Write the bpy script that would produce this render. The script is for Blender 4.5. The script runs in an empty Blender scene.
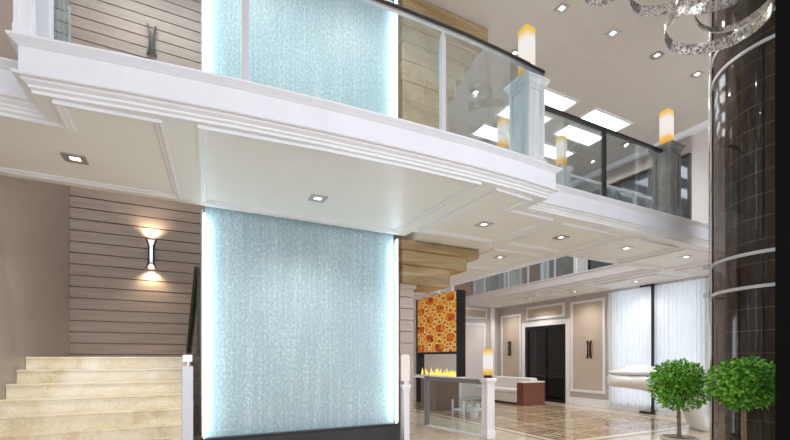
import bpy, math, random
from mathutils import Vector
random.seed(7)
C = bpy.context.scene.collection
PI = math.pi

# ------------------------------------------------------------------ camera, world, exposure
# building axes: X runs along the balcony front, Y runs into the building, Z up (metres)
FOC = 416.0
YAW = math.radians(27.0)
EYE = 1.5
cam_d = bpy.data.cameras.new('camera')
cam_d.sensor_fit = 'HORIZONTAL'
cam_d.sensor_width = 36.0
cam_d.lens = 36.0 * FOC / 790.0
cam_d.shift_y = 138.0 / 790.0
cam_d.clip_end = 200
cam = bpy.data.objects.new('camera', cam_d)
cam.location = (0, 0, EYE)
cam.rotation_euler = (PI / 2, 0, -YAW)
C.objects.link(cam)
S = bpy.context.scene
S.camera = cam

world = bpy.data.worlds.new('daylight')
S.world = world
world.use_nodes = True
bg = world.node_tree.nodes['Background']
bg.inputs[0].default_value = (0.90, 0.94, 1.03, 1)
bg.inputs[1].default_value = 1.95

S.view_settings.view_transform = 'Standard'
S.view_settings.look = 'None'
S.view_settings.gamma = 1.0
S.view_settings.use_curve_mapping = False
S.view_settings.exposure = 0.27

SPOT_LOW = 70.0       # downlights under the balcony
SPOT_HIGH = 90.0     # downlights in the hall ceiling
PANEL_EMIT = 5.0      # opal ceiling light panels
LED_EMIT = 14.0        # strips beside the water wall

def spot(loc, energy, angle=130, color=(1, 0.94, 0.86), to=(0, 0, -1), size=0.05, blend=0.9):
    d = bpy.data.lights.new('spot_lamp', 'SPOT')
    d.energy = energy; d.spot_size = math.radians(angle); d.spot_blend = blend
    d.color = color; d.shadow_soft_size = size
    o = bpy.data.objects.new('spot_lamp', d)
    o.location = loc
    o.rotation_euler = Vector(to).to_track_quat('-Z', 'Y').to_euler()
    C.objects.link(o)
    return o

# ------------------------------------------------------------------ helpers
def ray(px):
    t = (px - 395.0) / FOC
    return (t * math.cos(YAW) + math.sin(YAW), -t * math.sin(YAW) + math.cos(YAW))
def on_z(px, py, z):          # the point of a level surface at height z
    d = (z - EYE) * FOC / (358.0 - py); r = ray(px)
    return (r[0] * d, r[1] * d, z)
def at_d(px, d):
    r = ray(px); return (r[0] * d, r[1] * d)
def on_x(px, x):
    r = ray(px); d = x / r[0]; return (x, r[1] * d, d)
def on_y(px, y):
    r = ray(px); d = y / r[1]; return (r[0] * d, y, d)
def hz(py, d):
    return EYE + (358.0 - py) * d / FOC

class MB:
    def __init__(s): s.v = []; s.f = []
    def add(s, vs, fs):
        n = len(s.v); s.v += [tuple(p) for p in vs]; s.f += [tuple(i + n for i in f) for f in fs]; return s
    def box(s, x0, x1, y0, y1, z0, z1):
        vs = [(x0,y0,z0),(x1,y0,z0),(x1,y1,z0),(x0,y1,z0),(x0,y0,z1),(x1,y0,z1),(x1,y1,z1),(x0,y1,z1)]
        return s.add(vs, [(3,2,1,0),(4,5,6,7),(0,1,5,4),(1,2,6,5),(2,3,7,6),(3,0,4,7)])
    def prism(s, poly, z0, z1):
        a = sum(poly[i][0]*poly[(i+1)%len(poly)][1]-poly[(i+1)%len(poly)][0]*poly[i][1] for i in range(len(poly)))
        if a < 0: poly = poly[::-1]
        n = len(poly)
        vs = [(x,y,z0) for x,y in poly] + [(x,y,z1) for x,y in poly]
        fs = [tuple(range(n-1,-1,-1)), tuple(range(n,2*n))]
        fs += [(i,(i+1)%n,(i+1)%n+n,i+n) for i in range(n)]
        return s.add(vs, fs)
    def frustum(s, cx, cy, w0, w1, z0, z1, ch=0.0):
        def ring(w, z):
            h = w/2
            if ch <= 0: return [(cx-h,cy-h,z),(cx+h,cy-h,z),(cx+h,cy+h,z),(cx-h,cy+h,z)]
            c = ch*w
            return [(cx-h+c,cy-h,z),(cx+h-c,cy-h,z),(cx+h,cy-h+c,z),(cx+h,cy+h-c,z),(cx+h-c,cy+h,z),(cx-h+c,cy+h,z),(cx-h,cy+h-c,z),(cx-h,cy-h+c,z)]
        a = ring(w0,z0); b = ring(w1,z1); n = len(a)
        return s.add(a+b, [tuple(range(n-1,-1,-1)), tuple(range(n,2*n))]+[(i,(i+1)%n,(i+1)%n+n,i+n) for i in range(n)])
    def sweep(s, path, prof, closed=False, cap=True):
        # path: plan points; prof: closed loop of (outward offset, z); outward = right hand of travel
        n = len(path); m = len(prof); rings = []
        for i in range(n):
            p = Vector(path[i])
            def dirn(a, b):
                return (Vector(path[b % n]) - Vector(path[a % n])).normalized()
            if closed or 0 < i < n-1:
                d0 = dirn(i-1, i); d1 = dirn(i, i+1)
            elif i == 0: d0 = d1 = dirn(0, 1)
            else: d0 = d1 = dirn(n-2, n-1)
            n0 = Vector((d0.y, -d0.x)); n1 = Vector((d1.y, -d1.x))
            k = (n0 + n1); k = k / max(1e-6, k.length_squared) * 2
            rings.append([(p.x + k.x*o, p.y + k.y*o, z) for o, z in prof])
        vs = [q for r in rings for q in r]; fs = []
        for i in range(n if closed else n-1):
            j = (i+1) % n
            for q in range(m):
                t = (q+1) % m
                fs.append((i*m+q, i*m+t, j*m+t, j*m+q))
        if not closed and cap:
            fs.append(tuple(range(m-1,-1,-1))); fs.append(tuple(range((n-1)*m, n*m)))
        return s.add(vs, fs)
    def tube(s, path, r, seg=10, ry=None):
        pts = [Vector(p) for p in path]; n = len(pts)
        rs = r if isinstance(r, (list, tuple)) else [r]*n
        rys = ry if ry is not None else rs
        vs = []; up0 = None
        for i, p in enumerate(pts):
            t = (pts[min(i+1,n-1)] - pts[max(i-1,0)]).normalized()
            ref = Vector((0,0,1)) if abs(t.z) < 0.95 else Vector((1,0,0))
            a = t.cross(ref).normalized()
            if up0 is not None and a.dot(up0) < 0: a = -a
            up0 = a
            b = a.cross(t).normalized()
            for k in range(seg):
                w = 2*PI*k/seg
                vs.append(p + a*math.cos(w)*rs[i] + b*math.sin(w)*rys[i])
        fs = [(i*seg+k, i*seg+(k+1)%seg, (i+1)*seg+(k+1)%seg, (i+1)*seg+k) for i in range(n-1) for k in range(seg)]
        fs += [tuple(range(seg-1,-1,-1)), tuple(range((n-1)*seg, n*seg))]
        return s.add(vs, fs)
    def lathe(s, cx, cy, prof, seg=24, a0=0, a1=2*PI):
        full = abs(a1-a0-2*PI) < 1e-6; n = seg if full else seg+1; m = len(prof)
        vs = []
        for i in range(n):
            w = a0 + (a1-a0)*i/seg
            for r, z in prof: vs.append((cx+r*math.cos(w), cy+r*math.sin(w), z))
        fs = []
        for i in range(seg):
            j = (i+1) % n
            for q in range(m-1): fs.append((i*m+q, j*m+q, j*m+q+1, i*m+q+1))
        return s.add(vs, fs)
    def build(s, name, m, parent=None, smooth=False, bevel=0.0):
        me = bpy.data.meshes.new(name)
        me.from_pydata(s.v, [], s.f); me.update()
        import bmesh
        b = bmesh.new(); b.from_mesh(me); bmesh.ops.recalc_face_normals(b, faces=b.faces); b.to_mesh(me); b.free()
        if smooth:
            for p in me.polygons: p.use_smooth = True
        o = bpy.data.objects.new(name, me); C.objects.link(o)
        me.materials.append(m)
        if parent: o.parent = parent
        if bevel:
            md = o.modifiers.new('bevel', 'BEVEL'); md.width = bevel; md.segments = 2; md.limit_method = 'ANGLE'
        if smooth and not bevel:
            try: me.set_sharp_from_angle(angle=math.radians(40))
            except Exception: pass
        return o

def tag(o, label, cat, group=None, kind=None):
    o['label'] = label; o['category'] = cat
    if group: o['group'] = group
    if kind: o['kind'] = kind
    return o
def thing(name, label, cat, loc=(0,0,0), rz=0, group=None):
    o = bpy.data.objects.new(name, None); C.objects.link(o)
    o.empty_display_size = 0.1
    o.location = loc; o.rotation_euler = (0,0,rz)
    return tag(o, label, cat, group)
def struct(o):
    o['kind'] = 'structure'; return o
def dup(root, loc, rz=0, label=None, scale=None):
    def kids(o): return [c for c in bpy.data.objects if c.parent == o]
    r = root.copy(); C.objects.link(r); r.location = loc; r.rotation_euler = (0,0,rz)
    if label: r['label'] = label
    if scale: r.scale = scale
    for ch in kids(root):
        c = ch.copy(); C.objects.link(c); c.parent = r
        for g in kids(ch):
            d = g.copy(); C.objects.link(d); d.parent = c
    return r

# ------------------------------------------------------------------ materials
def lin(c):
    c = c/255.0
    return c/12.92 if c <= 0.04045 else ((c+0.055)/1.055)**2.4
def rgb(r, g, b): return (lin(r), lin(g), lin(b), 1)
def base(name, col, rough=0.5, metal=0.0, spec=0.5):
    m = bpy.data.materials.new(name); m.use_nodes = True
    nt = m.node_tree; p = nt.nodes['Principled BSDF']
    p.inputs['Base Color'].default_value = col
    p.inputs['Roughness'].default_value = rough
    p.inputs['Metallic'].default_value = metal
    p.inputs['Specular IOR Level'].default_value = spec
    return m, nt, p
def nd(nt, t, **kw):
    n = nt.nodes.new(t)
    for k, v in kw.items(): setattr(n, k, v)
    return n
def mth(nt, op, a, b=None, c=None):
    n = nt.nodes.new('ShaderNodeMath'); n.operation = op
    for i, x in enumerate((a, b, c)):
        if x is None: continue
        if isinstance(x, (int, float)): n.inputs[i].default_value = x
        else: nt.links.new(x, n.inputs[i])
    return n.outputs[0]
def mixc(nt, fac, a, b):
    n = nt.nodes.new('ShaderNodeMix'); n.data_type = 'RGBA'
    for sock, x in ((n.inputs[0], fac), (n.inputs[6], a), (n.inputs[7], b)):
        if isinstance(x, (int, float)): sock.default_value = x
        elif isinstance(x, tuple): sock.default_value = x
        else: nt.links.new(x, sock)
    return n.outputs[2]
def ramp(nt, fac, stops):
    n = nt.nodes.new('ShaderNodeValToRGB'); e = n.color_ramp.elements
    while len(e) < len(stops): e.new(0.5)
    for q, (pos, col) in zip(e, stops): q.position = pos; q.color = col
    nt.links.new(fac, n.inputs[0]); return n.outputs[0]
def coords(nt, scale=(1,1,1), kind='Object', rot=(0,0,0)):
    tc = nd(nt, 'ShaderNodeTexCoord'); mp = nd(nt, 'ShaderNodeMapping')
    mp.inputs['Scale'].default_value = scale; mp.inputs['Rotation'].default_value = rot
    nt.links.new(tc.outputs[kind], mp.inputs[0]); return mp.outputs[0]
def noise(nt, vec, scale, detail=4, rough=0.55, dist=0.0):
    n = nd(nt, 'ShaderNodeTexNoise'); n.inputs['Scale'].default_value = scale
    n.inputs['Detail'].default_value = detail; n.inputs['Roughness'].default_value = rough
    n.inputs['Distortion'].default_value = dist
    nt.links.new(vec, n.inputs['Vector']); return n.outputs['Fac']
def bump(nt, p, h, strength=0.2, dist=0.01):
    b = nd(nt, 'ShaderNodeBump'); b.inputs['Strength'].default_value = strength; b.inputs['Distance'].default_value = dist
    nt.links.new(h, b.inputs['Height']); nt.links.new(b.outputs[0], p.inputs['Normal'])
def paint(name, col, rough=0.5, var=0.04, scale=3.0, spec=0.4):
    m, nt, p = base(name, col, rough, 0, spec)
    f = noise(nt, coords(nt), scale, 5)
    dk = tuple(c*(1-2*var) for c in col[:3]) + (1,); lt = tuple(min(1, c*(1+var)) for c in col[:3]) + (1,)
    nt.links.new(ramp(nt, f, [(0.3, dk), (0.7, lt)]), p.inputs['Base Color'])
    return m
def marble(name, c0, c1, c2, rough=0.15, scale=1.6, stretch=(1,1,1), vein=0.55):
    m, nt, p = base(name, c0, rough, 0, 0.5)
    v = coords(nt, stretch)
    f = noise(nt, v, scale, 8, 0.62, 1.2)
    g = noise(nt, v, scale*3.1, 6, 0.7, 2.0)
    col = ramp(nt, f, [(0.3, c1), (0.5, c0), (0.7, c2)])
    vein_f = ramp(nt, mth(nt, 'ABSOLUTE', mth(nt, 'SUBTRACT', g, 0.5)), [(0.0, (vein,)*3+(1,)), (0.04, (0,0,0,1))])
    nt.links.new(mixc(nt, vein_f, col, c2), p.inputs['Base Color'])
    return m
def emis(name, col, strength):
    m = bpy.data.materials.new(name); m.use_nodes = True; nt = m.node_tree
    nt.nodes.clear()
    e = nd(nt, 'ShaderNodeEmission'); e.inputs[0].default_value = col; e.inputs[1].default_value = strength
    o = nd(nt, 'ShaderNodeOutputMaterial'); nt.links.new(e.outputs[0], o.inputs[0]); return m
def glass(name, tint=(0.93,0.97,0.97,1), refl=0.10, rough=0.02):
    m = bpy.data.materials.new(name); m.use_nodes = True; nt = m.node_tree; nt.nodes.clear()
    t = nd(nt, 'ShaderNodeBsdfTransparent'); t.inputs[0].default_value = tint
    g = nd(nt, 'ShaderNodeBsdfGlossy'); g.inputs['Roughness'].default_value = rough; g.inputs[0].default_value = (0.9,0.95,1,1)
    lw = nd(nt, 'ShaderNodeLayerWeight'); lw.inputs['Blend'].default_value = 0.3
    f = mth(nt, 'MULTIPLY_ADD', lw.outputs['Fresnel'], refl*3.0, refl*0.15)
    mx = nd(nt, 'ShaderNodeMixShader'); o = nd(nt, 'ShaderNodeOutputMaterial')
    nt.links.new(f, mx.inputs[0]); nt.links.new(t.outputs[0], mx.inputs[1]); nt.links.new(g.outputs[0], mx.inputs[2])
    nt.links.new(mx.outputs[0], o.inputs[0]); return m

WHITE = paint('white_paint', (0.86,0.865,0.90,1), 0.35, 0.015)
SOFFIT = paint('soffit_paint', (0.88,0.875,0.86,1), 0.45, 0.012)
CEIL = paint('hall_ceiling_paint', (0.62,0.57,0.52,1), 0.5, 0.02)
TAUPE = paint('taupe_plaster', (0.43,0.37,0.335,1), 0.35, 0.03)
TAUPE_PANEL = paint('taupe_wall_paint', (0.57,0.53,0.51,1), 0.45, 0.03)
LIGHTWALL = paint('pale_wall_paint', (0.72,0.69,0.68,1), 0.5, 0.02)
SIDING = paint('siding_paint', (0.40,0.345,0.31,1), 0.3, 0.05, 2.0)
def siding_mat():
    m, nt, p = base('painted_siding', (0.4,0.34,0.31,1), 0.5, 0, 0.4)
    v = coords(nt, (0.6, 6, 14))
    f = noise(nt, v, 2.5, 5)
    nt.links.new(ramp(nt, f, [(0.25,(0.37,0.295,0.255,1)),(0.75,(0.51,0.42,0.37,1))]), p.inputs['Base Color'])
    return m
SIDING = siding_mat()
STEP = marble('beige_marble', rgb(236,222,190), rgb(216,194,150), rgb(248,242,226), 0.12, 1.3, (1,1,1), 0.7)
STONE_POST = marble('grey_streaked_marble', (0.66,0.69,0.70,1), (0.52,0.56,0.58,1), (0.80,0.82,0.83,1), 0.25, 2.2, (3,3,0.35), 0.3)
SHADED_POST = marble('shaded_grey_marble', (0.22,0.215,0.21,1), (0.15,0.145,0.14,1), (0.33,0.32,0.31,1), 0.3, 3.0, (2,2,0.8), 0.3)  # darker copy of the grey marble, shade of the far post put into colour
def onyx_mat():
    m, nt, p = base('onyx_stone', rgb(180,150,100), 0.22, 0, 0.5)
    v = coords(nt, (0.35, 0.35, 2.6))
    f = noise(nt, v, 2.2, 8, 0.65, 0.8)
    col = ramp(nt, f, [(0.25, rgb(126,102,70)), (0.45, rgb(166,140,100)), (0.6, rgb(186,164,124)), (0.8, rgb(206,188,152))])
    nt.links.new(col, p.inputs['Base Color']); return m
ONYX = onyx_mat()
def block_mat():
    m, nt, p = base('stone_blocks', rgb(170,155,130), 0.35, 0, 0.4)
    tc = nd(nt, 'ShaderNodeTexCoord'); sp = nd(nt, 'ShaderNodeSeparateXYZ'); cb = nd(nt, 'ShaderNodeCombineXYZ')
    nt.links.new(tc.outputs['Object'], sp.inputs[0])
    nt.links.new(mth(nt, 'ADD', sp.outputs[0], sp.outputs[1]), cb.inputs[0]); nt.links.new(sp.outputs[2], cb.inputs[1])
    b = nd(nt, 'ShaderNodeTexBrick'); nt.links.new(cb.outputs[0], b.inputs['Vector'])
    b.inputs['Scale'].default_value = 1.0; b.inputs['Brick Width'].default_value = 0.9; b.inputs['Row Height'].default_value = 0.42
    b.inputs['Mortar Size'].default_value = 0.006
    b.inputs['Color1'].default_value = rgb(186,170,140); b.inputs['Color2'].default_value = rgb(160,138,104); b.inputs['Mortar'].default_value = rgb(205,192,168)
    f = noise(nt, coords(nt, (1,1,1.6)), 3.0, 7, 0.6, 0.5)
    c = mixc(nt, 0.45, b.outputs[0], ramp(nt, f, [(0.3, rgb(142,122,92)), (0.7, rgb(210,196,168))]))
    nt.links.new(c, p.inputs['Base Color']); return m
BLOCKS = block_mat()

def floor_mat():
    m, nt, p = base('marble_floor', rgb(205,195,180), 0.10, 0, 0.5)
    tc = nd(nt, 'ShaderNodeTexCoord'); sp = nd(nt, 'ShaderNodeSeparateXYZ'); nt.links.new(tc.outputs['Object'], sp.inputs[0])
    x, y = sp.outputs[0], sp.outputs[1]
    f = noise(nt, tc.outputs['Object'], 1.2, 8, 0.6, 1.0)
    stone = ramp(nt, f, [(0.3, rgb(196,182,158)), (0.55, rgb(214,204,184)), (0.75, rgb(226,218,202))])
    def inside(x0, x1, y0, y1):
        a = mth(nt, 'MULTIPLY', mth(nt, 'GREATER_THAN', x, x0), mth(nt, 'LESS_THAN', x, x1))
        b = mth(nt, 'MULTIPLY', mth(nt, 'GREATER_THAN', y, y0), mth(nt, 'LESS_THAN', y, y1))
        return mth(nt, 'MULTIPLY', a, b)
    # mosaic field: dark lattice of small cut tiles with paler centres
    def cell(c, s): return mth(nt, 'ABSOLUTE', mth(nt, 'SUBTRACT', mth(nt, 'FRACT', mth(nt, 'MULTIPLY', c, s)), 0.5))
    cx, cy = cell(x, 3.4), cell(y, 3.4)
    line = mth(nt, 'GREATER_THAN', mth(nt, 'MAXIMUM', cx, cy), 0.40)
    dia = mth(nt, 'LESS_THAN', mth(nt, 'ADD', cx, cy), 0.20)
    big = mth(nt, 'GREATER_THAN', mth(nt, 'MAXIMUM', cell(x, 0.85), cell(y, 0.85)), 0.475)
    tile = mixc(nt, line, ramp(nt, f, [(0.3, rgb(176,154,124)), (0.7, rgb(206,188,160))]), rgb(138,114,90))
    tile = mixc(nt, dia, tile, rgb(140,112,84))
    tile = mixc(nt, big, tile, rgb(196,180,152))
    o1 = inside(5.85, 10.75, 5.05, 12.5); o2 = inside(5.93, 10.67, 5.13, 12.42)
    o3 = inside(6.1, 10.5, 5.3, 12.25); o4 = inside(6.14, 10.46, 5.34, 12.21)
    col = mixc(nt, o1, stone, rgb(160,138,110))
    col = mixc(nt, o2, col, rgb(222,214,198))
    col = mixc(nt, o3, col, rgb(156,132,104))
    col = mixc(nt, o4, col, tile)
    nt.links.new(col, p.inputs['Base Color']); return m
FLOOR = floor_mat()

def fabric_wall():
    m, nt, p = base('patterned_wall_fabric', rgb(180,160,140), 0.6, 0, 0.2)
    tc = nd(nt, 'ShaderNodeTexCoord'); sp = nd(nt, 'ShaderNodeSeparateXYZ'); nt.links.new(tc.outputs['Object'], sp.inputs[0])
    y = mth(nt, 'ADD', sp.outputs[0], sp.outputs[1]); z = sp.outputs[2]
    a = mth(nt, 'SINE', mth(nt, 'MULTIPLY', mth(nt, 'ADD', y, z), 28)); b = mth(nt, 'SINE', mth(nt, 'MULTIPLY', mth(nt, 'SUBTRACT', y, z), 28))
    f = mth(nt, 'ABSOLUTE', mth(nt, 'MULTIPLY', a, b))
    nt.links.new(ramp(nt, f, [(0.05, rgb(212,200,188)), (0.5, rgb(188,172,158))]), p.inputs['Base Color']); return m
FABRIC = fabric_wall()

def water_mat():
    m, nt, p = base('water_sheet', (0.35,0.55,0.62,1), 0.45, 0, 0.5)
    v = coords(nt, (1, 1, 1))
    grain = noise(nt, coords(nt, (40, 40, 22)), 1.0, 3, 0.7)
    streak = noise(nt, coords(nt, (30, 30, 0.5)), 1.0, 4, 0.65)
    big = noise(nt, coords(nt, (3, 3, 0.8)), 1.0, 3)
    s2 = mth(nt, 'ADD', mth(nt, 'MULTIPLY', grain, 0.62), mth(nt, 'ADD', mth(nt, 'MULTIPLY', streak, 0.23), mth(nt, 'MULTIPLY', big, 0.15)))
    nt.links.new(ramp(nt, s2, [(0.34, (0.28,0.41,0.46,1)), (0.5, (0.39,0.525,0.57,1)), (0.64, (0.66,0.78,0.82,1))]), p.inputs['Base Color'])
    bump(nt, p, s2, 0.35, 0.02); return m
WATER = water_mat()
LED = emis('cool_led_strip', (0.74, 0.91, 1.0, 1), LED_EMIT)
BLACKSTONE = paint('black_basin_stone', (0.025,0.024,0.026,1), 0.3, 0.1)
GLASS = glass('clear_glass')
GLASS_EDGE = glass('greenish_glass', (0.80,0.90,0.90,1), 0.3)
DARKMETAL = base('dark_bronze_metal', (0.055,0.052,0.05,1), 0.35, 0.6)[0]
BLACKMETAL = base('black_metal', (0.015,0.015,0.017,1), 0.4, 0.3)[0]
STEEL = base('brushed_steel', (0.62,0.62,0.62,1), 0.28, 1.0)[0]
CHROME = base('polished_steel', (0.80,0.80,0.80,1), 0.12, 1.0)[0]
RAILGREY = base('grey_satin_metal', (0.26,0.25,0.25,1), 0.6, 0.3)[0]
BALUSTER = base('pale_satin_metal', (0.66,0.67,0.70,1), 0.35, 0.3)[0]
LENS = emis('downlight_lens', (1.0, 0.95, 0.88, 1), 5.0)
PANEL = emis('opal_light_panel', (0.90, 0.95, 1.0, 1), PANEL_EMIT)
SCONCE_GLOW = emis('sconce_glow', (1.0, 0.86, 0.62, 1), 9.0)
def lantern_mat(low=False):
    m = bpy.data.materials.new('lantern_glass'); m.use_nodes = True; nt = m.node_tree; nt.nodes.clear()
    tc = nd(nt, 'ShaderNodeTexCoord'); sp = nd(nt, 'ShaderNodeSeparateXYZ'); nt.links.new(tc.outputs['Generated'], sp.inputs[0])
    col = ramp(nt, sp.outputs[2], [(0.0, (0.9,0.46,0.06,1)), (0.14, (1.0,0.60,0.16,1)), (0.30, (1.0,0.93,0.86,1)), (0.72, (1.0,0.96,0.92,1)), (0.88, (1.0,0.66,0.18,1)), (1.0, (0.92,0.52,0.06,1))])
    e = nd(nt, 'ShaderNodeEmission'); nt.links.new(col, e.inputs[0]); e.inputs[1].default_value = 0.74
    o = nd(nt, 'ShaderNodeOutputMaterial'); nt.links.new(e.outputs[0], o.inputs[0]); return m
LANTERN = lantern_mat()
PALELAMP = emis('pale_lamp_glass', (1.0,0.90,0.84,1), 0.75)
SHEER = bpy.data.materials.new('sheer_curtain'); SHEER.use_nodes = True
def _sheer():
    nt = SHEER.node_tree; nt.nodes.clear()
    d = nd(nt, 'ShaderNodeBsdfDiffuse'); d.inputs[0].default_value = (0.86,0.86,0.88,1)
    t = nd(nt, 'ShaderNodeBsdfTranslucent'); t.inputs[0].default_value = (0.86,0.87,0.9,1)
    mx = nd(nt, 'ShaderNodeMixShader'); mx.inputs[0].default_value = 0.5; o = nd(nt, 'ShaderNodeOutputMaterial')
    nt.links.new(d.outputs[0], mx.inputs[1]); nt.links.new(t.outputs[0], mx.inputs[2]); nt.links.new(mx.outputs[0], o.inputs[0])
_sheer()
GLOSSWHITE = base('gloss_white_lacquer', (0.80,0.80,0.81,1), 0.18, 0, 0.5)[0]
LEATHER = paint('white_leather', (0.80,0.78,0.75,1), 0.4, 0.03)
BROWNWOOD = paint('reddish_brown_veneer', (0.20,0.075,0.045,1), 0.3, 0.08)
BROWNBOX = paint('brown_veneer', (0.17,0.10,0.075,1), 0.4, 0.08)
TANDOOR = paint('tan_brown_veneer', (0.36,0.24,0.18,1), 0.4, 0.12)
GREYDOOR = paint('grey_brown_veneer', (0.27,0.25,0.24,1), 0.4, 0.12)
BLACKGLASS = base('black_glass', (0.010,0.010,0.012,1), 0.06, 0, 0.5)[0]
SMOKE = base('dark_reflective_glass', (0.10,0.11,0.125,1), 0.05, 0.35, 0.8)[0]
BLACKPAINT = base('matt_black_paint', (0.004,0.004,0.0042,1), 0.7, 0, 0.1)[0]
def wood_panel():
    m, nt, p = base('dark_wood_panel', (0.06,0.048,0.042,1), 0.25, 0, 0.5)
    f = noise(nt, coords(nt, (5,5,0.5)), 2.0, 6, 0.6, 0.6)
    wc = ramp(nt, f, [(0.3,(0.12,0.106,0.099,1)),(0.7,(0.24,0.216,0.20,1))])
    tc = nd(nt, 'ShaderNodeTexCoord'); sp = nd(nt, 'ShaderNodeSeparateXYZ'); nt.links.new(tc.outputs['Object'], sp.inputs[0])
    ln = mth(nt, 'LESS_THAN', mth(nt, 'FRACT', mth(nt, 'MULTIPLY', sp.outputs[2], 3.2)), 0.04)
    nt.links.new(mixc(nt, ln, wc, (0.42,0.40,0.38,1)), p.inputs['Base Color']); return m
WOOD = wood_panel()
def art_mat():
    m, nt, p = base('orange_floral_print', rgb(220,130,30), 0.35, 0, 0.4)
    tc = nd(nt, 'ShaderNodeTexCoord'); sp = nd(nt, 'ShaderNodeSeparateXYZ'); nt.links.new(tc.outputs['Object'], sp.inputs[0])
    wob = noise(nt, tc.outputs['Object'], 2.2, 2)
    y = mth(nt, 'ADD', mth(nt, 'MULTIPLY', mth(nt, 'ADD', sp.outputs[0], sp.outputs[1]), 0.87), mth(nt, 'MULTIPLY', wob, 0.35)); z = mth(nt, 'MULTIPLY', sp.outputs[2], 1.65)
    tot = None
    for ox, oz, r in ((0,0,0.45),(0.5,0.5,0.45),(0,0.5,0.27),(0.5,0,0.27)):
        a = mth(nt, 'SUBTRACT', mth(nt, 'FRACT', mth(nt, 'ADD', y, ox)), 0.5); b = mth(nt, 'SUBTRACT', mth(nt, 'FRACT', mth(nt, 'ADD', z, oz)), 0.5)
        d = mth(nt, 'SQRT', mth(nt, 'ADD', mth(nt, 'MULTIPLY', a, a), mth(nt, 'MULTIPLY', b, b)))
        l = mth(nt, 'LESS_THAN', mth(nt, 'ABSOLUTE', mth(nt, 'SUBTRACT', d, r)), 0.034)
        tot = l if tot is None else mth(nt, 'MAXIMUM', tot, l)
    f = noise(nt, tc.outputs['Object'], 4.5, 3)
    bgc = ramp(nt, f, [(0.36, rgb(138,44,14)), (0.5, rgb(206,92,14)), (0.66, rgb(238,150,28))])
    lc = ramp(nt, f, [(0.4, rgb(248,214,130)), (0.6, rgb(236,176,70))])
    col = mixc(nt, tot, bgc, lc)
    nt.links.new(col, p.inputs['Base Color'])
    nt.links.new(col, p.inputs['Emission Color']); p.inputs['Emission Strength'].default_value = 0.12   # faint glow added to brighten the print
    return m
ART = art_mat()
FLAME = emis('flame', (1.0, 0.62, 0.12, 1), 1.3)
def leaf_mat():
    m, nt, p = base('leaf_green', rgb(70,140,40), 0.4, 0, 0.4)
    g = nd(nt, 'ShaderNodeNewGeometry')
    nt.links.new(ramp(nt, g.outputs['Random Per Island'], [(0.0, rgb(50,122,24)), (0.5, rgb(98,170,42)), (1.0, rgb(150,206,76))]), p.inputs['Base Color'])
    p.inputs['Transmission Weight'].default_value = 0.0
    return m
LEAF = leaf_mat()
BARK = paint('pale_bark', (0.30,0.22,0.15,1), 0.8, 0.2, 20)
SOIL = paint('soil', (0.05,0.035,0.025,1), 0.9, 0.3, 30)
POT = paint('stone_pot', (0.62,0.58,0.50,1), 0.5, 0.06)
def crystal_mat():
    m, nt, p = base('crystal_band', (0.55,0.52,0.49,1), 0.18, 0.85)
    vo = nd(nt, 'ShaderNodeTexVoronoi'); vo.inputs['Scale'].default_value = 60; nt.links.new(coords(nt), vo.inputs['Vector'])
    sp = nd(nt, 'ShaderNodeSeparateColor'); nt.links.new(vo.outputs['Color'], sp.inputs[0])
    nt.links.new(ramp(nt, sp.outputs[0], [(0.2,(0.30,0.28,0.26,1)),(0.8,(0.85,0.83,0.80,1))]), p.inputs['Base Color'])
    bump(nt, p, sp.outputs[1], 0.9, 0.01); return m
CRYSTAL = crystal_mat()

# ------------------------------------------------------------------ key levels and lines (metres)
Z1, Z2 = 3.50, 3.858           # underside and top of the upper storey
ZC = 7.65                     # hall ceiling
XL, YB = -1.74, 8.90          # left wall, wall behind the stairs
XR, XR2 = 11.2, 12.2          # right wall below / above
YF = 12.9                     # far wall
def wl(y): return XL - 0.0155*(YB-y)**2 if y > 3 else XL - 0.0155*34.81 - 0.183*(3-y)   # the left wall opens outward towards the front
YFRONT = -5.0                 # the glazed front of the lobby lies behind the camera

# floors, ceiling, walls
struct(MB().box(XL-2.2, XR2+0.2, YFRONT, YF+0.2, -0.2, 0).build('floor', FLOOR))
mb = MB()
mb.box(XL-2.2, XR2+0.2, YFRONT, 6.15, ZC, ZC+0.2)
mb.box(3.45, XR2+0.2, 6.15, YF+0.2, ZC, ZC+0.2)
mb.box(XL-0.2, 3.45, 6.15, YB+0.2, 8.9, 9.1)
mb.box(XL-0.2, 3.45, 5.95, 6.15, ZC+0.2, 9.1)
struct(mb.build('ceiling', CEIL))
struct(MB().sweep([(wl(YFRONT),YFRONT)]+[(wl(3+5.9*i/24),3+5.9*i/24) for i in range(25)]+[(XL,YB+0.2)], [(0,0),(0,9.1),(-0.25,9.1),(-0.25,0)]).build('wall_left', TAUPE, smooth=True))

# boarded wall behind the stairs
mb = MB(); mb.box(XL, 3.45, YB+0.045, YB+0.2, 0, 9.0)
z = 0.0
while z < 8.9:
    mb.box(XL+0.002, 3.2, YB, YB+0.05, z+0.012, z+0.187); z += 0.195
struct(mb.build('wall_back', SIDING))
# partition that divides the stairs from the hall, boarded at its end
mb = MB(); mb.box(3.27, 3.50, 6.24, YB+0.2, 0, 2.74)
z = 0.0
while z < 2.6:
    mb.box(3.255, 3.515, 6.20, 6.9, z+0.006, z+0.187); z += 0.195
mb.box(3.25, 3.56, 6.18, 6.9, 2.68, 2.75)
struct(mb.build('wall_partition', SIDING))
struct(MB().box(3.26, 3.50, 6.95, YF+0.2, 2.75, ZC).build('wall_partition_upper', TAUPE_PANEL))

# far walls of the hall
mb = MB(); mb.box(3.5, XR2+0.2, YF, YF+0.2, 0, ZC)
struct(mb.build('wall_far', TAUPE_PANEL))
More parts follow.
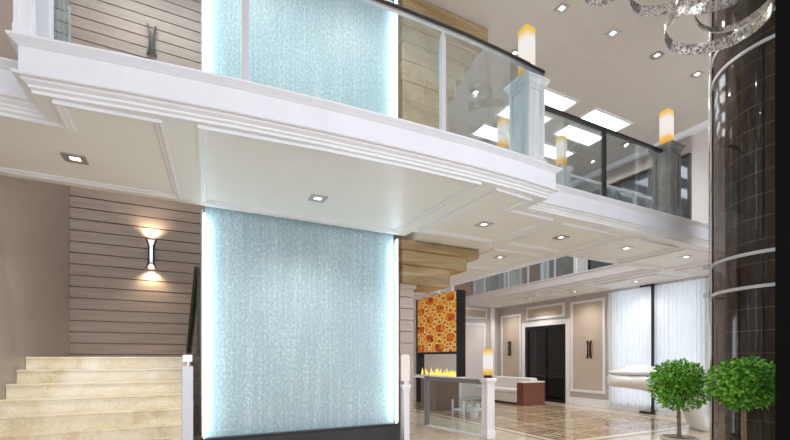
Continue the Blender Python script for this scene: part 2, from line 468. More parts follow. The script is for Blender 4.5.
# right wall with the curtained window opening between y 5.6 and 8.0
mb = MB()
mb.box(XR, XR+0.2, 8.05, 9.60, 0, Z1); mb.box(XR, XR+0.2, 11.42, YF, 0, Z1)
mb.box(XR, XR+0.2, 9.60, 11.42, 2.62, Z1)
mb.box(XR, XR+0.2, YFRONT, 5.50, 0, Z1)
mb.box(XR, XR+0.2, 5.50, 8.05, 3.42, Z1); mb.box(XR, XR+0.2, 5.50, 8.05, 0, 0.12)
struct(mb.build('wall_right', TAUPE_PANEL))
mb = MB()
mb.box(XR2, XR2+0.2, YFRONT, 6.35, Z2, ZC); mb.box(XR2, XR2+0.2, 9.6, YF, Z2, ZC)
mb.box(XR2, XR2+0.2, 6.35, 9.6, 7.05, ZC)
struct(mb.build('wall_right_upper', LIGHTWALL))

# ------------------------------------------------------------------ upper storey slab with its white fascia
FACE = [(-1.08,3.98),(-0.4,3.88),(0.4,3.785),(1.2,3.72),(2.0,3.68),(2.8,3.66),(3.5,3.675),(4.15,3.72)]
line = [(wl(4.36)+0.005,4.36),(-1.08,4.36)] + FACE + [(4.15,4.08),(8.9,4.08)]
inset = [(wl(4.42)+0.005,4.42),(-1.02,4.42),(-1.02,4.04),(-0.4,3.95),(0.4,3.85),(1.2,3.785),(2.0,3.745),(2.8,3.725),(3.5,3.74),(4.09,3.78),(4.09,4.14),(XR2,4.14)]
mb = MB()
mb.prism(inset + [(XR2,5.75),(3.24,5.75),(3.24,6.015),(wl(6.015)+0.005,6.015)], Z1, Z2-0.02)
mb.box(3.52, 6.5, 5.75, YF, Z1, Z2-0.02)
mb.box(9.85, XR2, 5.75, YF, Z1, Z2-0.02)
struct(mb.build('floor_upper', SOFFIT))
prof = [(-0.16,Z1-0.003),(-0.072,Z1-0.003),(-0.068,3.52),(-0.045,3.532),(-0.042,3.548),(-0.012,3.565),(-0.006,3.58),(0.028,3.582),(0.034,3.592),(0.034,3.602),(0.0,3.61),
        (0.0,3.80),(0.01,3.803),(0.018,3.812),(0.05,3.836),(0.058,3.842),(0.058,Z2),(-0.16,Z2)]
struct(MB().sweep(line, prof).build('trim_1', WHITE))
# edges round the hall void
prof2 = [(-0.15,Z1),(-0.10,Z1),(-0.09,3.54),(-0.05,3.56),(-0.04,3.60),(0,3.62),(0,3.80),(0.03,3.83),(0.03,Z2),(-0.15,Z2)]
struct(MB().sweep([(9.7,YF),(9.7,5.86)], [(o, z) for o, z in prof2]).build('trim_2', WHITE))
struct(MB().sweep([(9.7,5.60),(6.65,5.60),(6.65,YF)], [(o+0.15, z) for o, z in prof2]).build('trim_3', WHITE))
# moulded frames of the soffit panels
def frame(mb, poly, z=Z1, w=0.07, d=0.035):
    a = sum(poly[i][0]*poly[(i+1)%len(poly)][1]-poly[(i+1)%len(poly)][0]*poly[i][1] for i in range(len(poly)))
    if a < 0: poly = poly[::-1]
    mb.sweep(poly, [(0,z+0.004),(0,z-d),(-0.02,z-d),(-0.03,z-d*0.6),(-w+0.01,z-d*0.5),(-w,z-0.006),(-w,z+0.004)], closed=True)
def rect(x0, x1, y0, y1): return [(x0,y0),(x1,y0),(x1,y1),(x0,y1)]
mb = MB()
frame(mb, [(-0.9,4.06),(-0.16,3.99),(-0.03,5.82),(-1.86,5.82),(-2.0,4.45),(-0.9,4.45)])
frame(mb, [(0.11,3.93),(1.2,3.82),(2.1,3.77),(3.02,3.76),(3.02,5.82),(0.20,5.82)])
frame(mb, [(3.27,3.80),(3.9,3.86),(3.9,4.28),(4.73,4.28),(4.73,5.60),(3.27,5.60)])
for r in (rect(4.97,6.28,4.34,5.56), rect(6.52,7.95,4.34,5.56), rect(8.15,9.6,4.34,5.56), rect(9.95,11.1,4.34,5.56),
          rect(5.05,6.3,5.92,7.35), rect(5.05,6.3,7.6,9.0), rect(5.05,6.3,9.2,10.8),
          rect(9.98,11.05,5.95,7.6), rect(9.98,11.05,7.8,9.5), rect(9.98,11.05,9.7,11.2), rect(9.98,11.05,11.4,12.7)):
    frame(mb, r)
struct(mb.build('trim_4', WHITE))
# crown at the head of the upper right wall and the taupe band below it
struct(MB().sweep([(XR2,YF),(XR2,YFRONT)], [(0,ZC),(0,ZC-0.16),(0.04,ZC-0.16),(0.05,ZC-0.1),(0.12,ZC-0.04),(0.14,ZC)]).build('trim_5', WHITE))
struct(MB().box(XR2-0.08, XR2, 6.35, YF, 7.05, 7.46).build('trim_6', TAUPE))

# upper windows in the right wall: dark glass in dark frames
for i, (y0, y1) in enumerate(((6.40,7.42),(7.47,8.50),(8.55,9.58))):
    w = struct(MB().box(XR2+0.04, XR2+0.07, y0+0.06, y1-0.06, Z2+0.06, 6.99).build('window_%d' % (i+2), SMOKE))
    m2 = MB(); m2.box(XR2, XR2+0.1, y0, y0+0.06, Z2, 7.05); m2.box(XR2, XR2+0.1, y1-0.06, y1, Z2, 7.05)
    m2.box(XR2, XR2+0.1, y0+0.06, y1-0.06, 6.99, 7.05); m2.box(XR2, XR2+0.1, y0+0.06, y1-0.06, Z2, Z2+0.06); m2.box(XR2+0.02, XR2+0.1, y0+0.06, y1-0.06, 5.3, 5.36)
    m2.build('window_frame', DARKMETAL, w)

# ------------------------------------------------------------------ stairs
st = thing('staircase', 'broad flight of glossy beige marble steps on the left', 'staircase', (0,0,0))
TR, RS = 0.272, 0.16
for k in range(9, -1, -1):
    zt = EYE + 0.016 - RS*k; yf = 6.91 - TR*k
    back = YB-0.005 if k == 0 else yf + TR + 0.02
    m2 = MB(); zb = zt-RS if k < 9 else 0.0
    def pl(y, e): return [(wl(y)+0.004,y),(e,y),(e,back)] + [(wl(back+(y-back)*i/6)+0.004,back+(y-back)*i/6) for i in range(6)]
    m2.prism(pl(yf, 0.10), max(0.0, zb), zt-0.028)
    m2.build('riser', STEP, st)
    MB().prism(pl(yf-0.022, 0.105), zt-0.028, zt).build('tread', STEP, st, bevel=0.006)

# ------------------------------------------------------------------ water wall
ww = thing('water_wall', 'tall pale blue water wall lit along both edges, falling into black basin', 'water wall', (1.72,6.1,0))
def wpart(m, n, mat, **k):
    m.v = [(x-1.72, y-6.1, z) for x, y, z in m.v]; return m.build(n, mat, ww, **k)
mb = MB()
nx, nz = 90, 2
xs = [0.262 + (3.078-0.262)*i/nx for i in range(nx+1)]
vs = []; 
for zz in (0.40, ZC-0.3):
    for i, x in enumerate(xs): vs.append((x, 6.10, zz))
for zz in (0.40, ZC-0.3):
    for x in xs: vs.append((x, 6.18, zz))
n = nx+1; fs = []
for i in range(nx):
    fs += [(i,i+1,n+i+1,n+i), (2*n+i+1,2*n+i,3*n+i,3*n+i+1), (i+1,i,2*n+i,2*n+i+1), (n+i,n+i+1,3*n+i+1,3*n+i)]
fs += [(0,n,3*n,2*n),(nx,2*n+nx,3*n+nx,n+nx)]
wpart(MB().add(vs, fs), 'water_sheet', WATER)
for x, g in ((0.249, -1), (3.091, 1)):
    x0, x1 = sorted((x+g*0.013, x+g*0.033))
    wpart(MB().box(x0, x1, 6.0, 6.22, 0.46, Z1-0.055), 'side_casing', WHITE)
    wpart(MB().box(x0, x1, 6.018, 6.22, Z2-0.018, ZC-0.3), 'side_casing', WHITE)
    wpart(MB().box(x-0.012, x+0.012, 6.002, 6.03, 0.46, Z1-0.10), 'led_strip', LED)
    wpart(MB().box(x-0.012, x+0.012, 6.022, 6.06, Z2, ZC-0.3), 'led_strip', LED)
wpart(MB().box(0.205, 3.10, 5.93, 6.24, 0.0, 0.42), 'basin', BLACKSTONE, bevel=0.01)
wpart(MB().box(0.205, 3.10, 5.94, 6.02, 0.42, 0.45), 'basin_rim', BLACKSTONE, bevel=0.008)
wpart(MB().box(0.21, 3.12, 6.03, 6.24, ZC-0.3, ZC-0.002), 'header', BLACKSTONE)

# ------------------------------------------------------------------ stone pier with corbelled courses
pr = thing('stone_pier', 'beige stone block pier beside the water wall, stepping out in courses under each ceiling', 'pier', (3.25,6.12,0))
def ppart(m, n, mat, **k):
    m.v = [(x-3.25, y-6.12, z) for x, y, z in m.v]; return m.build(n, mat, pr, **k)
for x1, z0, z1 in ((4.23,2.75,3.07),(4.60,3.07,3.32),(4.88,3.32,3.49)):
    ppart(MB().box(3.26, x1, 6.13, 6.90, z0, z1), 'corbel_course', ONYX, bevel=0.03)
ppart(MB().box(3.27, 4.20, 6.14, 6.90, Z2-0.01, 6.15), 'shaft', BLOCKS, bevel=0.01)
for x1, z0, z1 in ((4.35,6.15,6.50),(4.52,6.50,6.82),(4.72,6.82,7.08),(4.86,7.08,7.36),(5.09,7.36,7.64)):
    ppart(MB().box(3.26, x1, 6.13, 6.90, z0, z1), 'corbel_course', ONYX if z0 > 7.0 else BLOCKS, bevel=0.03)

# ------------------------------------------------------------------ newel posts and lanterns
def newel(label, loc, w, h, mat, group, rz=0):
    t = thing('newel_post', label, 'post', loc, rz, group)
    MB().frustum(0,0,w*1.16,w*1.16,0,0.14).build('plinth', mat, t, bevel=0.01)
    m = MB(); m.box(-w/2+0.012,w/2-0.012,-w/2+0.012,w/2-0.012,0.14,h-0.10)
    b = w*0.2
    for sx in (-1,1):
        for sy in (-1,1):
            x0, x1 = sorted((sx*w/2, sx*(w/2-b))); y0, y1 = sorted((sy*w/2, sy*(w/2-b)))
            m.box(x0,x1,y0,y1,0.14,h-0.10)
    for z0, z1 in ((0.14,0.14+b),(h-0.10-b,h-0.10)):
        m.box(-w/2+b,w/2-b,-w/2,w/2,z0,z1); m.box(-w/2,w/2,-w/2+b,w/2-b,z0,z1)
    m.build('shaft', mat, t)
    m = MB(); m.frustum(0,0,w*1.06,w*1.26,h-0.10,h-0.05); m.frustum(0,0,w*1.30,w*1.30,h-0.05,h-0.012); m.frustum(0,0,w*1.30,w*1.0,h-0.012,h)
    m.build('cap', mat, t)
    return t
def lantern(label, loc, w, h, group, foot=DARKMETAL, sh=LANTERN):
    t = thing('post_lantern', label, 'lantern', loc, 0, group)
    MB().frustum(0,0,w*0.9,w*0.7,0,0.055).build('base', foot, t, bevel=0.005)
    m = MB(); m.frustum(0,0,w,w,0.055,h-0.03,0.07); m.frustum(0,0,w,w*0.78,h-0.03,h,0.07)
    m.build('shade', sh, t)
    if sh is not LANTERN: return t
    d = bpy.data.lights.new('lantern_lamp','POINT'); d.energy = 0.8; d.color = (1,0.8,0.5); d.shadow_soft_size = 0.12
    o = bpy.data.objects.new('lantern_lamp', d); o.location = (loc[0], loc[1], loc[2]+h+0.12); C.objects.link(o)
    return t
NG, LG = 'newel posts of the balustrades', 'square post lanterns'
newel('pale grey streaked stone post at the right corner of the bowed balcony', (3.93,3.99,Z2), 0.31, 1.17, STONE_POST, NG)
lantern('largest lantern, on the pale grey post at the balcony corner', (3.93,3.99,Z2+1.17), 0.16, 0.70, LG)
newel('grey stone post coloured as shaded, on the upper storey nearest the glass elevator', (7.35,4.22,Z2), 0.30, 1.24, SHADED_POST, NG)
lantern('lantern on the shade-coloured post nearest the glass elevator', (7.35,4.22,Z2+1.24), 0.16, 0.62, LG)
newel('small grey stone post behind the white fascia notch right of the corner post', (6.34,5.55,Z2), 0.23, 1.21, STONE_POST, NG)
lantern('lantern on the small post just right of the pale corner post', (6.34,5.55,Z2+1.21), 0.15, 0.59, LG)
newel('stone post hidden behind the balcony fascia left of the pale corner post', (4.92,5.55,Z2), 0.23, 1.21, STONE_POST, NG)
lantern('lantern rising behind the balcony glass, left of the pale corner post', (4.92,5.55,Z2+1.21), 0.15, 0.55, LG)
newel('white panelled post on the left end of the bowed balcony', on_y(24.5,4.10)[:2]+(Z2,), 0.105, 1.24, WHITE, NG)
newel('white panelled post second from the left balcony end', on_y(43.5,4.40)[:2]+(Z2,), 0.11, 1.24, WHITE, NG)
a = at_d(405.5, 6.93)
newel('slim white post on the ground floor hard against the water wall', (3.25,6.0,0), 0.10, 1.07, WHITE, NG)
lantern('pale lantern on the ground floor beside the water wall', (3.25,6.0,1.07), 0.11, 0.49, LG, STEEL, PALELAMP)
a = at_d(488, 7.8)
newel('white post on the ground floor in front of the white sofa', (a[0],a[1],0), 0.17, 1.125, WHITE, NG)
lantern('yellow tipped lantern on the ground floor post before the white sofa', (a[0],a[1],1.125), 0.14, 0.55, LG)

# ------------------------------------------------------------------ glass balustrades
def wall_of_glass(name, pts, z0, z1, parent, mat=GLASS, t=0.012):
    m = MB(); m.sweep(pts, [(-t/2,z0),(t/2,z0),(t/2,z1),(-t/2,z1)]); return m.build(name, mat, parent)
def lerp_face(x):
    for (a, b) in zip(FACE, FACE[1:]):
        if a[0] <= x <= b[0]: return a[1] + (b[1]-a[1])*(x-a[0])/(b[0]-a[0])
    return FACE[-1][1]
def arc(x0, x1, n, off):
    return [(x0+(x1-x0)*i/n, lerp_face(x0+(x1-x0)*i/n)+off) for i in range(n+1)]
GB = 'glass balustrades'
t = thing('glass_balustrade', 'long curved glass balustrade with dark handrail along the bowed balcony front', 'balustrade', (0,0,0), 0, GB)
OFF = 0.09
hr = MB().sweep(arc(-0.90,4.02,24,OFF), [(-0.032,5.055),(0.032,5.055),(0.032,5.075),(0.02,5.095),(-0.02,5.095),(-0.032,5.075)]).build('handrail', DARKMETAL, t)
MB().sweep(arc(-0.90,4.02,24,OFF), [(-0.018,5.025),(0.018,5.025),(0.018,5.055),(-0.018,5.055)]).build('rail_channel', STEEL, hr)
for x0, x1 in ((-0.88,0.45),(0.53,2.45),(2.53,3.76)):
    wall_of_glass('glass_panel', arc(x0,x1,8,OFF), Z2+0.02, 5.025, t)
for x in (0.49, 2.49):
    y = lerp_face(x)+OFF
    m = MB(); m.box(x-0.028,x+0.028,y-0.022,y+0.022,Z2,4.93); m.frustum(x,y,0.05,0.015,4.93,5.03)
    m.build('baluster', BALUSTER, t)
def straight(label, p0, p1, posts, railmat, postmat, gmat=GLASS, ztop=5.0, zb=Z2, rh=0.045):
    t = thing('glass_balustrade', label, 'balustrade', (0,0,0), 0, GB)
    MB().sweep([p0,p1], [(-0.03,ztop-rh),(0.03,ztop-rh),(0.03,ztop),(-0.03,ztop)]).build('handrail', railmat, t, bevel=0.008)
    cuts = [0.0] + list(posts) + [1.0]
    P = lambda s: (p0[0]+(p1[0]-p0[0])*s, p0[1]+(p1[1]-p0[1])*s)
    L = math.hypot(p1[0]-p0[0], p1[1]-p0[1]); e = 0.04/L
    for a, b in zip(cuts, cuts[1:]):
        wall_of_glass('glass_panel', [P(a+e),P(b-e)], zb+0.02, ztop-rh, t, gmat)
    for s in posts:
        x, y = P(s); MB().box(x-0.025,x+0.025,y-0.025,y+0.025,zb,ztop-rh).build('baluster', postmat, t)
    return t
straight('straight glass balustrade with black handrail between the corner post and shade-coloured post', (4.13,4.20), (7.17,4.20), (0.52,), DARKMETAL, DARKMETAL)
straight('pale railed glass balustrade behind the small grey post', (6.49,5.55), (9.55,5.55), (0.33,0.66), BALUSTER, BALUSTER)
straight('short glass balustrade between the two small grey posts', (5.07,5.55), (6.19,5.55), (), DARKMETAL, DARKMETAL)
straight('glass balustrade with white posts along the far upper walkway', (9.78,YF-0.02), (9.78,5.72), (0.12,0.27,0.42,0.57,0.72,0.87), BALUSTER, BALUSTER, GLASS)
# left return beside the white posts
t = thing('glass_balustrade', 'frosty glass end panel beside the white posts at the left balcony end', 'balustrade', (0,0,0), 0, GB)
wall_of_glass('glass_panel', [on_y(53,4.55)[:2], on_y(67,5.1)[:2]], Z2+0.01, 4.90, t, GLASS_EDGE, 0.02)
gx, gy, _ = on_y(69,5.16)
MB().box(gx-0.012,gx+0.012,gy-0.012,gy+0.012,Z2,5.0).build('baluster', BALUSTER, t)
# ground floor
p1 = (a[0]-0.01, a[1]+0.13); e1 = at_d(426, 9.3)
t = straight('low glass balustrade with grey handrail on the ground floor by the sofa', (e1[0],e1[1]), p1, (0.03,), RAILGREY, RAILGREY, GLASS, 1.09, 0.0, 0.09)
MB().box(e1[0]-0.05,e1[0]+0.06,e1[1]-0.06,e1[1]+0.0,0,1.1).build('end_post', RAILGREY, t, bevel=0.008)
MB().sweep([(e1[0],e1[1]),p1],[(-0.05,0),(0.05,0),(0.05,0.02),(-0.05,0.02)]).build('curb', WHITE, t)

# stair rail on the return flight behind the water wall
nw = thing('stair_newel', 'plain white newel at the right end of the marble steps', 'post', (0.045, 5.00, 0.0))
zs = EYE - RS*8
x, y, d = on_y(187.5, 5.06)
nw.location = (x, 5.06, EYE+0.016-RS*7)
h = hz(366, d) - nw.location.z
MB().box(-0.055,0.055,-0.055,0.055,0,h).build('post', BALUSTER, nw, bevel=0.006)
m = MB(); m.tube([(0,0,h),(0,0,h+0.05)], 0.012, 8); m.box(-0.045,0.045,-0.02,0.02,h+0.05,h+0.12); m.build('bracket', CHROME, nw)
sr = thing('stair_railing', 'dark handrail with glass rising steeply beside the water wall', 'railing', (0,0,0))
A = on_y(188.0, 8.2); B = on_y(197.0, 6.55)
zA = hz(352, A[2]); zB = hz(268, B[2])
MB().tube([(A[0],A[1],zA),(B[0],B[1],zB)], [0.035,0.035], 8).build('handrail', DARKMETAL, sr)
MB().add([(A[0]+0.01,A[1],EYE+0.018),(B[0]+0.01,B[1],EYE+0.018),(B[0]+0.01,B[1],zB-0.03),(A[0]+0.01,A[1],zA-0.03),
          (A[0]+0.03,A[1],EYE+0.018),(B[0]+0.03,B[1],EYE+0.018),(B[0]+0.03,B[1],zB-0.03),(A[0]+0.03,A[1],zA-0.03)],
         [(0,1,2,3),(7,6,5,4),(0,4,5,1),(1,5,6,2),(2,6,7,3),(3,7,4,0)]).build('glass_panel', GLASS_EDGE, sr)
MB().box(B[0],B[0]+0.05,B[1]-0.03,B[1]+0.03,EYE+0.018,zB).build('post', DARKMETAL, sr)

# ------------------------------------------------------------------ downlights and ceiling panels
proto = {}
def downlight(x, y, z, label, energy=0, s=0.20, col=(1,0.94,0.86)):
    if 'd' not in proto:
        t = thing('downlight', label, 'downlight', (x,y,z), 0, 'square recessed downlights')
        m = MB(); m.sweep(rect(-0.1,0.1,-0.1,0.1), [(0,0.0),(0,-0.014),(-0.05,-0.014),(-0.06,-0.002),(-0.06,0.0)], closed=True)
        tr = m.build('trim_ring', STEEL, t)
        MB().box(-0.042,0.042,-0.042,0.042,-0.006,-0.001).build('lens', LENS, tr)
        proto['d'] = t
    else:
        t = dup(proto['d'], (x,y,z), 0, label)
    if energy: spot((x,y,z-0.03), energy, 140, col)
    return t
LOWD = [(75,158,'downlight in the soffit panel furthest left, above the steps'),
        (318,198,'downlight in the wide soffit panel in front of the water wall'),
        (484,224,'bright downlight in the soffit panel beside the balcony corner'),
        (561,237,'dark rimmed downlight in the soffit panel right of the balcony corner'),
        (500,257,'downlight in the soffit panel just right of the stone corbel'),
        (626,248,'downlight in the soffit panel left of the elevator bay'),
        (686,256.5,'soffit downlight nearest the glass elevator')]
for px, py, lb in LOWD:
    x, y, z = on_z(px, py, Z1); downlight(x, y, z, lb, SPOT_LOW)
for y, lb in ((6.8,'walkway soffit downlight above the right half of the sheer curtain'),(8.7,'walkway soffit downlight above the patterned wall panel'),
              (10.5,'walkway soffit downlight above the black door'),(12.0,'walkway soffit downlight nearest the far corner')):
    downlight(10.5, y, Z1, lb, SPOT_LOW*0.9)
HIGHD = [(562,8,'hall ceiling downlight nearest the big corner lantern'),(613,33,'second hall ceiling downlight of the row towards the elevator'),
         (657,55,'third hall ceiling downlight of the row towards the elevator'),(697,74,'hall ceiling downlight beside the elevator edge'),
         (476,92,'hall ceiling downlight seen through the balcony glass'),(593,161,'hall ceiling downlight behind the black handrail'),
         (515,53,'hall ceiling downlight just above the curved handrail'),(627,144,'hall ceiling downlight above the straight balustrade')]
for px, py, lb in HIGHD:
    x, y, z = on_z(px, py, ZC); downlight(x, y, z, lb, SPOT_HIGH)
for x, lb in ((-0.8,'added unseen downlight high over the left side of the stair landing'),(1.4,'added unseen downlight high over the stairwell behind the water wall')):
    downlight(x, 7.4, 8.9, lb, 75, col=(1,0.80,0.62))  # lamps added out of view to light the stairwell warmly
for x, lb in ((-1.0,'added unseen wall washer aimed at the upper boarded wall, left one'),(0.2,'added unseen wall washer aimed at the upper boarded wall, right one')):
    downlight(x, 7.5, 8.9, lb); spot((x,7.2,8.86), 120, 95, (0.93,0.96,1.0), (0,1,-0.95), 0.1, 1.0)  # washers put in out of view to brighten the upper boards
for x, lb in ((-0.9,'added unseen ceiling downlight over the left end of the balcony'),(1.0,'added unseen ceiling downlight over the middle of the balcony'),(2.6,'added unseen ceiling downlight over the balcony beside the stone pier')):
    downlight(x, 4.9, ZC, lb, 110, col=(1,0.97,0.94))  # extra lamps, out of view, added to lift the upper storey
ords = ['nearest', 'second', 'third', 'furthest']
for r, (y0, y1) in enumerate(((6.9,7.42),(7.66,8.18),(8.66,9.2),(9.6,10.1))):
    for s, (x0, x1) in enumerate(((7.05,8.42),(9.05,10.45))):
        lb = 'bright opal ceiling panel, %s row, %s column' % (ords[r], ('left','right')[s])
        t = thing('ceiling_light', lb, 'ceiling light', ((x0+x1)/2,(y0+y1)/2,ZC), 0, 'opal ceiling light panels')
        w, h = (x1-x0)/2, (y1-y0)/2
        MB().sweep(rect(-w,w,-h,h), [(0.05,0),(0.05,-0.02),(-0.02,-0.02),(-0.02,0)], closed=True).build('frame', WHITE, t)
        MB().box(-w+0.02,-w*0.24,-h+0.02,h-0.02,-0.012,-0.002).build('diffuser', PANEL, t)
        MB().box(-w*0.18,w-0.02,-h+0.02,h-0.02,-0.012,-0.002).build('diffuser', PANEL, t)

# ------------------------------------------------------------------ sconces
def sconce(label, loc, rz, power=6.0, core=True):
    t = thing('wall_sconce', label, 'wall lamp', loc, rz, 'paired blade wall sconces')
    for s in (-1, 1):
        m = MB(); n = 12; vs = []
        for i in range(n+1):
            q = -1 + 2*i/n
            x = s*(0.035 + (0.05 if core else 0.03)*q*q*abs(q)); z = q*0.27
            vs += [(x-0.012,-0.10,z),(x+0.012,-0.10,z),(x+0.012,-0.03,z),(x-0.012,-0.03,z)]
        fs = [(i*4+a, i*4+(a+1)%4, i*4+4+(a+1)%4, i*4+4+a) for i in range(n) for a in range(4)]
        fs += [(3,2,1,0), (4*n,4*n+1,4*n+2,4*n+3)]
        m.add(vs, fs).build('blade', BLACKMETAL, t)
    bw = 0.022 if core else 0.012
    MB().box(-bw,bw,-0.085,-0.001,-0.2,0.2).build('body', CHROME, t)
    if not core: MB().box(-0.05,0.05,-0.05,-0.001,-0.03,0.03).build('bracket', CHROME, t)
    if core:
        MB().frustum(0,-0.06,0.045,0.07,0.2,0.24).build('lamp', SCONCE_GLOW, t); MB().frustum(0,-0.06,0.07,0.045,-0.24,-0.2).build('lamp', SCONCE_GLOW, t)
    f = Vector((math.sin(rz), -math.cos(rz), 0))
    p = Vector(loc) + f*0.10
    if power:
        spot(p+Vector((0,0,0.30)), power, 135, (1,0.78,0.5), (-f.x*0.25,-f.y*0.25,1), 0.03)
        spot(p+Vector((0,0,-0.30)), power, 135, (1,0.78,0.5), (-f.x*0.25,-f.y*0.25,-1), 0.03)
    return t
x, y, d = on_y(151.5, YB)
sconce('black and chrome sconce lit above the stair landing', (x,YB,hz(255,d)), 0, 19.0)
x, y, d = on_y(152, YB)
sconce('unlit looking dark sconce on the upper boarded wall above the fascia', (x,YB,hz(43,d)), 0, 0, False)

# ------------------------------------------------------------------ right wall: panels, door, curtains
def panel(label, y0, y1, z0, z1, name='wall_panel'):
    t = thing(name, label, 'wall panel', (XR,(y0+y1)/2,0), 0, 'framed fabric wall panels')
    yc = (y0+y1)/2
    MB().box(-0.012,-0.001,y0-yc+0.05,y1-yc-0.05,z0+0.05,z1-0.05).build('fabric', FABRIC, t)
    m = MB()
    for (a0,a1,b0,b1) in ((y0,y1,z0,z0+0.08),(y0,y1,z1-0.08,z1),(y0,y0+0.08,z0+0.08,z1-0.08),(y1-0.08,y1,z0+0.08,z1-0.08)):
        m.box(-0.045,-0.001,a0-yc,a1-yc,b0,b1)
    m.build('moulding', WHITE, t, bevel=0.012)
    return t
panel('large patterned fabric panel in white frame between black door and sheer curtain', 8.18, 9.42, 0.42, 3.30)
panel('narrow patterned fabric panel between the far corner and the black door', 11.62, 12.72, 0.42, 3.15)
panel('low wide patterned fabric panel over the black door', 9.66, 11.36, 2.86, 3.34)
sconce('black blade sconce on the large patterned panel left of the curtain', (XR-0.02, on_x(591,XR)[1], 1.76), -PI/2, 0.35, False)
sconce('black blade sconce on the narrow patterned panel by the far corner', (XR-0.02, on_x(511,XR)[1], 1.86), -PI/2, 0.35, False)
d1 = struct(MB().box(XR+0.03, XR+0.07, 9.72, 11.30, 0.06, 2.52).build('door_1', BLACKGLASS))
m = MB()
for (a0,a1,b0,b1) in ((9.60,9.72,0,2.62),(11.30,11.42,0,2.62),(9.72,11.30,2.52,2.62),(10.46,10.54,0.06,2.52),(9.72,11.30,0,0.06),(9.72,10.46,0.95,1.02)):
    m.box(XR-0.02,XR+0.12,a0,a1,b0,b1)
m.build('door_frame', BLACKMETAL, d1)
m = MB()
m.box(XR-0.05,XR-0.021,9.44,9.60,0.0,2.78); m.box(XR-0.05,XR-0.021,11.42,11.58,0.0,2.78); m.box(XR-0.05,XR-0.021,9.60,11.42,2.62,2.78)
struct(m.build('trim_7', WHITE, bevel=0.01))
mb = MB(); mb.box(XR-0.03,XR,8.05,9.44,0,0.24); mb.box(XR-0.03,XR,11.58,YF,0,0.24); mb.box(XR-0.03,XR,3.0,8.05,0,0.24)
struct(mb.build('baseboard_right', WHITE, bevel=0.01))
# window behind the curtains
w1 = struct(MB().box(XR+0.10, XR+0.115, 5.54, 8.01, 0.14, 3.40).build('window_1', GLASS))
m = MB(); 
for y in (5.52, 6.72, 7.99): m.box(XR+0.05,XR+0.15,y-0.03,y+0.03,0.12,3.42)
m.box(XR+0.05,XR+0.15,5.5,8.05,3.38,3.42); m.box(XR+0.05,XR+0.15,5.5,8.05,0.12,0.17); m.build('window_frame', BLACKMETAL, w1)
def curtain(label, y0, y1):
    m = MB(); n = int((y1-y0)/0.012); vs = []
    for i in range(n+1):
        y = y0 + (y1-y0)*i/n
        o = 0.022*math.sin(y*62) + 0.010*math.sin(y*23+1)
        for zz in (0.13, 1.2, 2.3, 3.41): vs.append((XR-0.09+o*(1.1-0.15*zz/3.4), y, zz))
    fs = [(i*4+k, i*4+4+k, i*4+5+k, i*4+1+k) for i in range(n) for k in range(3)]
    return tag(m.add(vs, fs).build('sheer_curtain', SHEER, smooth=True), label, 'curtain', 'sheer white curtains')
curtain('sheer white curtain left of the black mullion', 6.77, 8.03)
curtain('sheer white curtain right of the black mullion, behind the round tree', 5.40, 6.67)
t = thing('curtain_mullion', 'black upright post and header between the two sheer curtains', 'mullion', (XR-0.10,6.72,0))
MB().box(-0.03,0.03,-0.035,0.035,0.0,3.47).build('post', BLACKMETAL, t)
MB().box(-0.03,0.03,0.036,0.34,3.42,3.485).build('header', BLACKMETAL, t)
MB().box(-0.03,0.03,0.036,0.36,0.0,0.06).build('foot', BLACKMETAL, t)

# far wall: panel, white door, pilaster
dd = struct(MB().box(9.35, 10.42, YF-0.05, YF-0.005, 0.02, 2.75).build('door_2', LIGHTWALL))
m = MB(); m.box(9.27,9.35,YF-0.07,YF-0.005,0,2.85); m.box(10.42,10.5,YF-0.07,YF-0.005,0,2.85); m.box(9.35,10.42,YF-0.07,YF-0.005,2.75,2.85); m.build('door_frame', WHITE, dd)
struct(MB().box(10.74, 10.92, YF-0.12, YF, 0, Z1).build('trim_8', WHITE, bevel=0.015))
t = thing('wall_panel', 'low patterned panel over the pale door on the far wall', 'wall panel', (10.0,YF,0), 0, 'framed fabric wall panels')
MB().box(-0.55,0.55,-0.012,-0.001,3.07,3.36).build('fabric', FABRIC, t)
m = MB()
for (a0,a1,b0,b1) in ((-0.6,0.6,3.01,3.08),(-0.6,0.6,3.35,3.42),(-0.6,-0.53,3.08,3.35),(0.53,0.6,3.08,3.35)): m.box(a0,a1,-0.04,-0.001,b0,b1)
m.build('moulding', WHITE, t, bevel=0.01)
# brown timber doors and cases along the upper far wall, seen through the void
for i, (x0, x1, mat, lb) in enumerate(((7.2,8.3,LIGHTWALL,'pale tall door leaf on the upper far wall'),(9.0,9.9,TANDOOR,'reddish brown door leaf on the upper far wall left of the corner'),(10.5,11.6,GREYDOOR,'dark brown door leaf on the upper far wall in the corner'))):
    dr = struct(MB().box(x0,x1,YF-0.06,YF-0.005,Z2,6.3).build('door_%d' % (i+3), mat))
    m = MB(); m.box(x0-0.1,x0,YF-0.08,YF-0.005,Z2,6.4); m.box(x1,x1+0.1,YF-0.08,YF-0.005,Z2,6.4); m.box(x0,x1,YF-0.08,YF-0.005,6.3,6.4); m.build('door_frame', WHITE, dr)
for i, (y0, y1, mat) in enumerate(((11.6,12.6,TANDOOR),(10.1,11.2,GREYDOOR))):
    dr = struct(MB().box(XR2-0.06,XR2-0.005,y0,y1,Z2,6.3).build('door_%d' % (i+6), mat))
    m = MB(); m.box(XR2-0.08,XR2-0.005,y0-0.1,y0,Z2,6.4); m.box(XR2-0.08,XR2-0.005,y1,y1+0.1,Z2,6.4); m.box(XR2-0.08,XR2-0.005,y0,y1,6.3,6.4); m.build('door_frame', WHITE, dr)

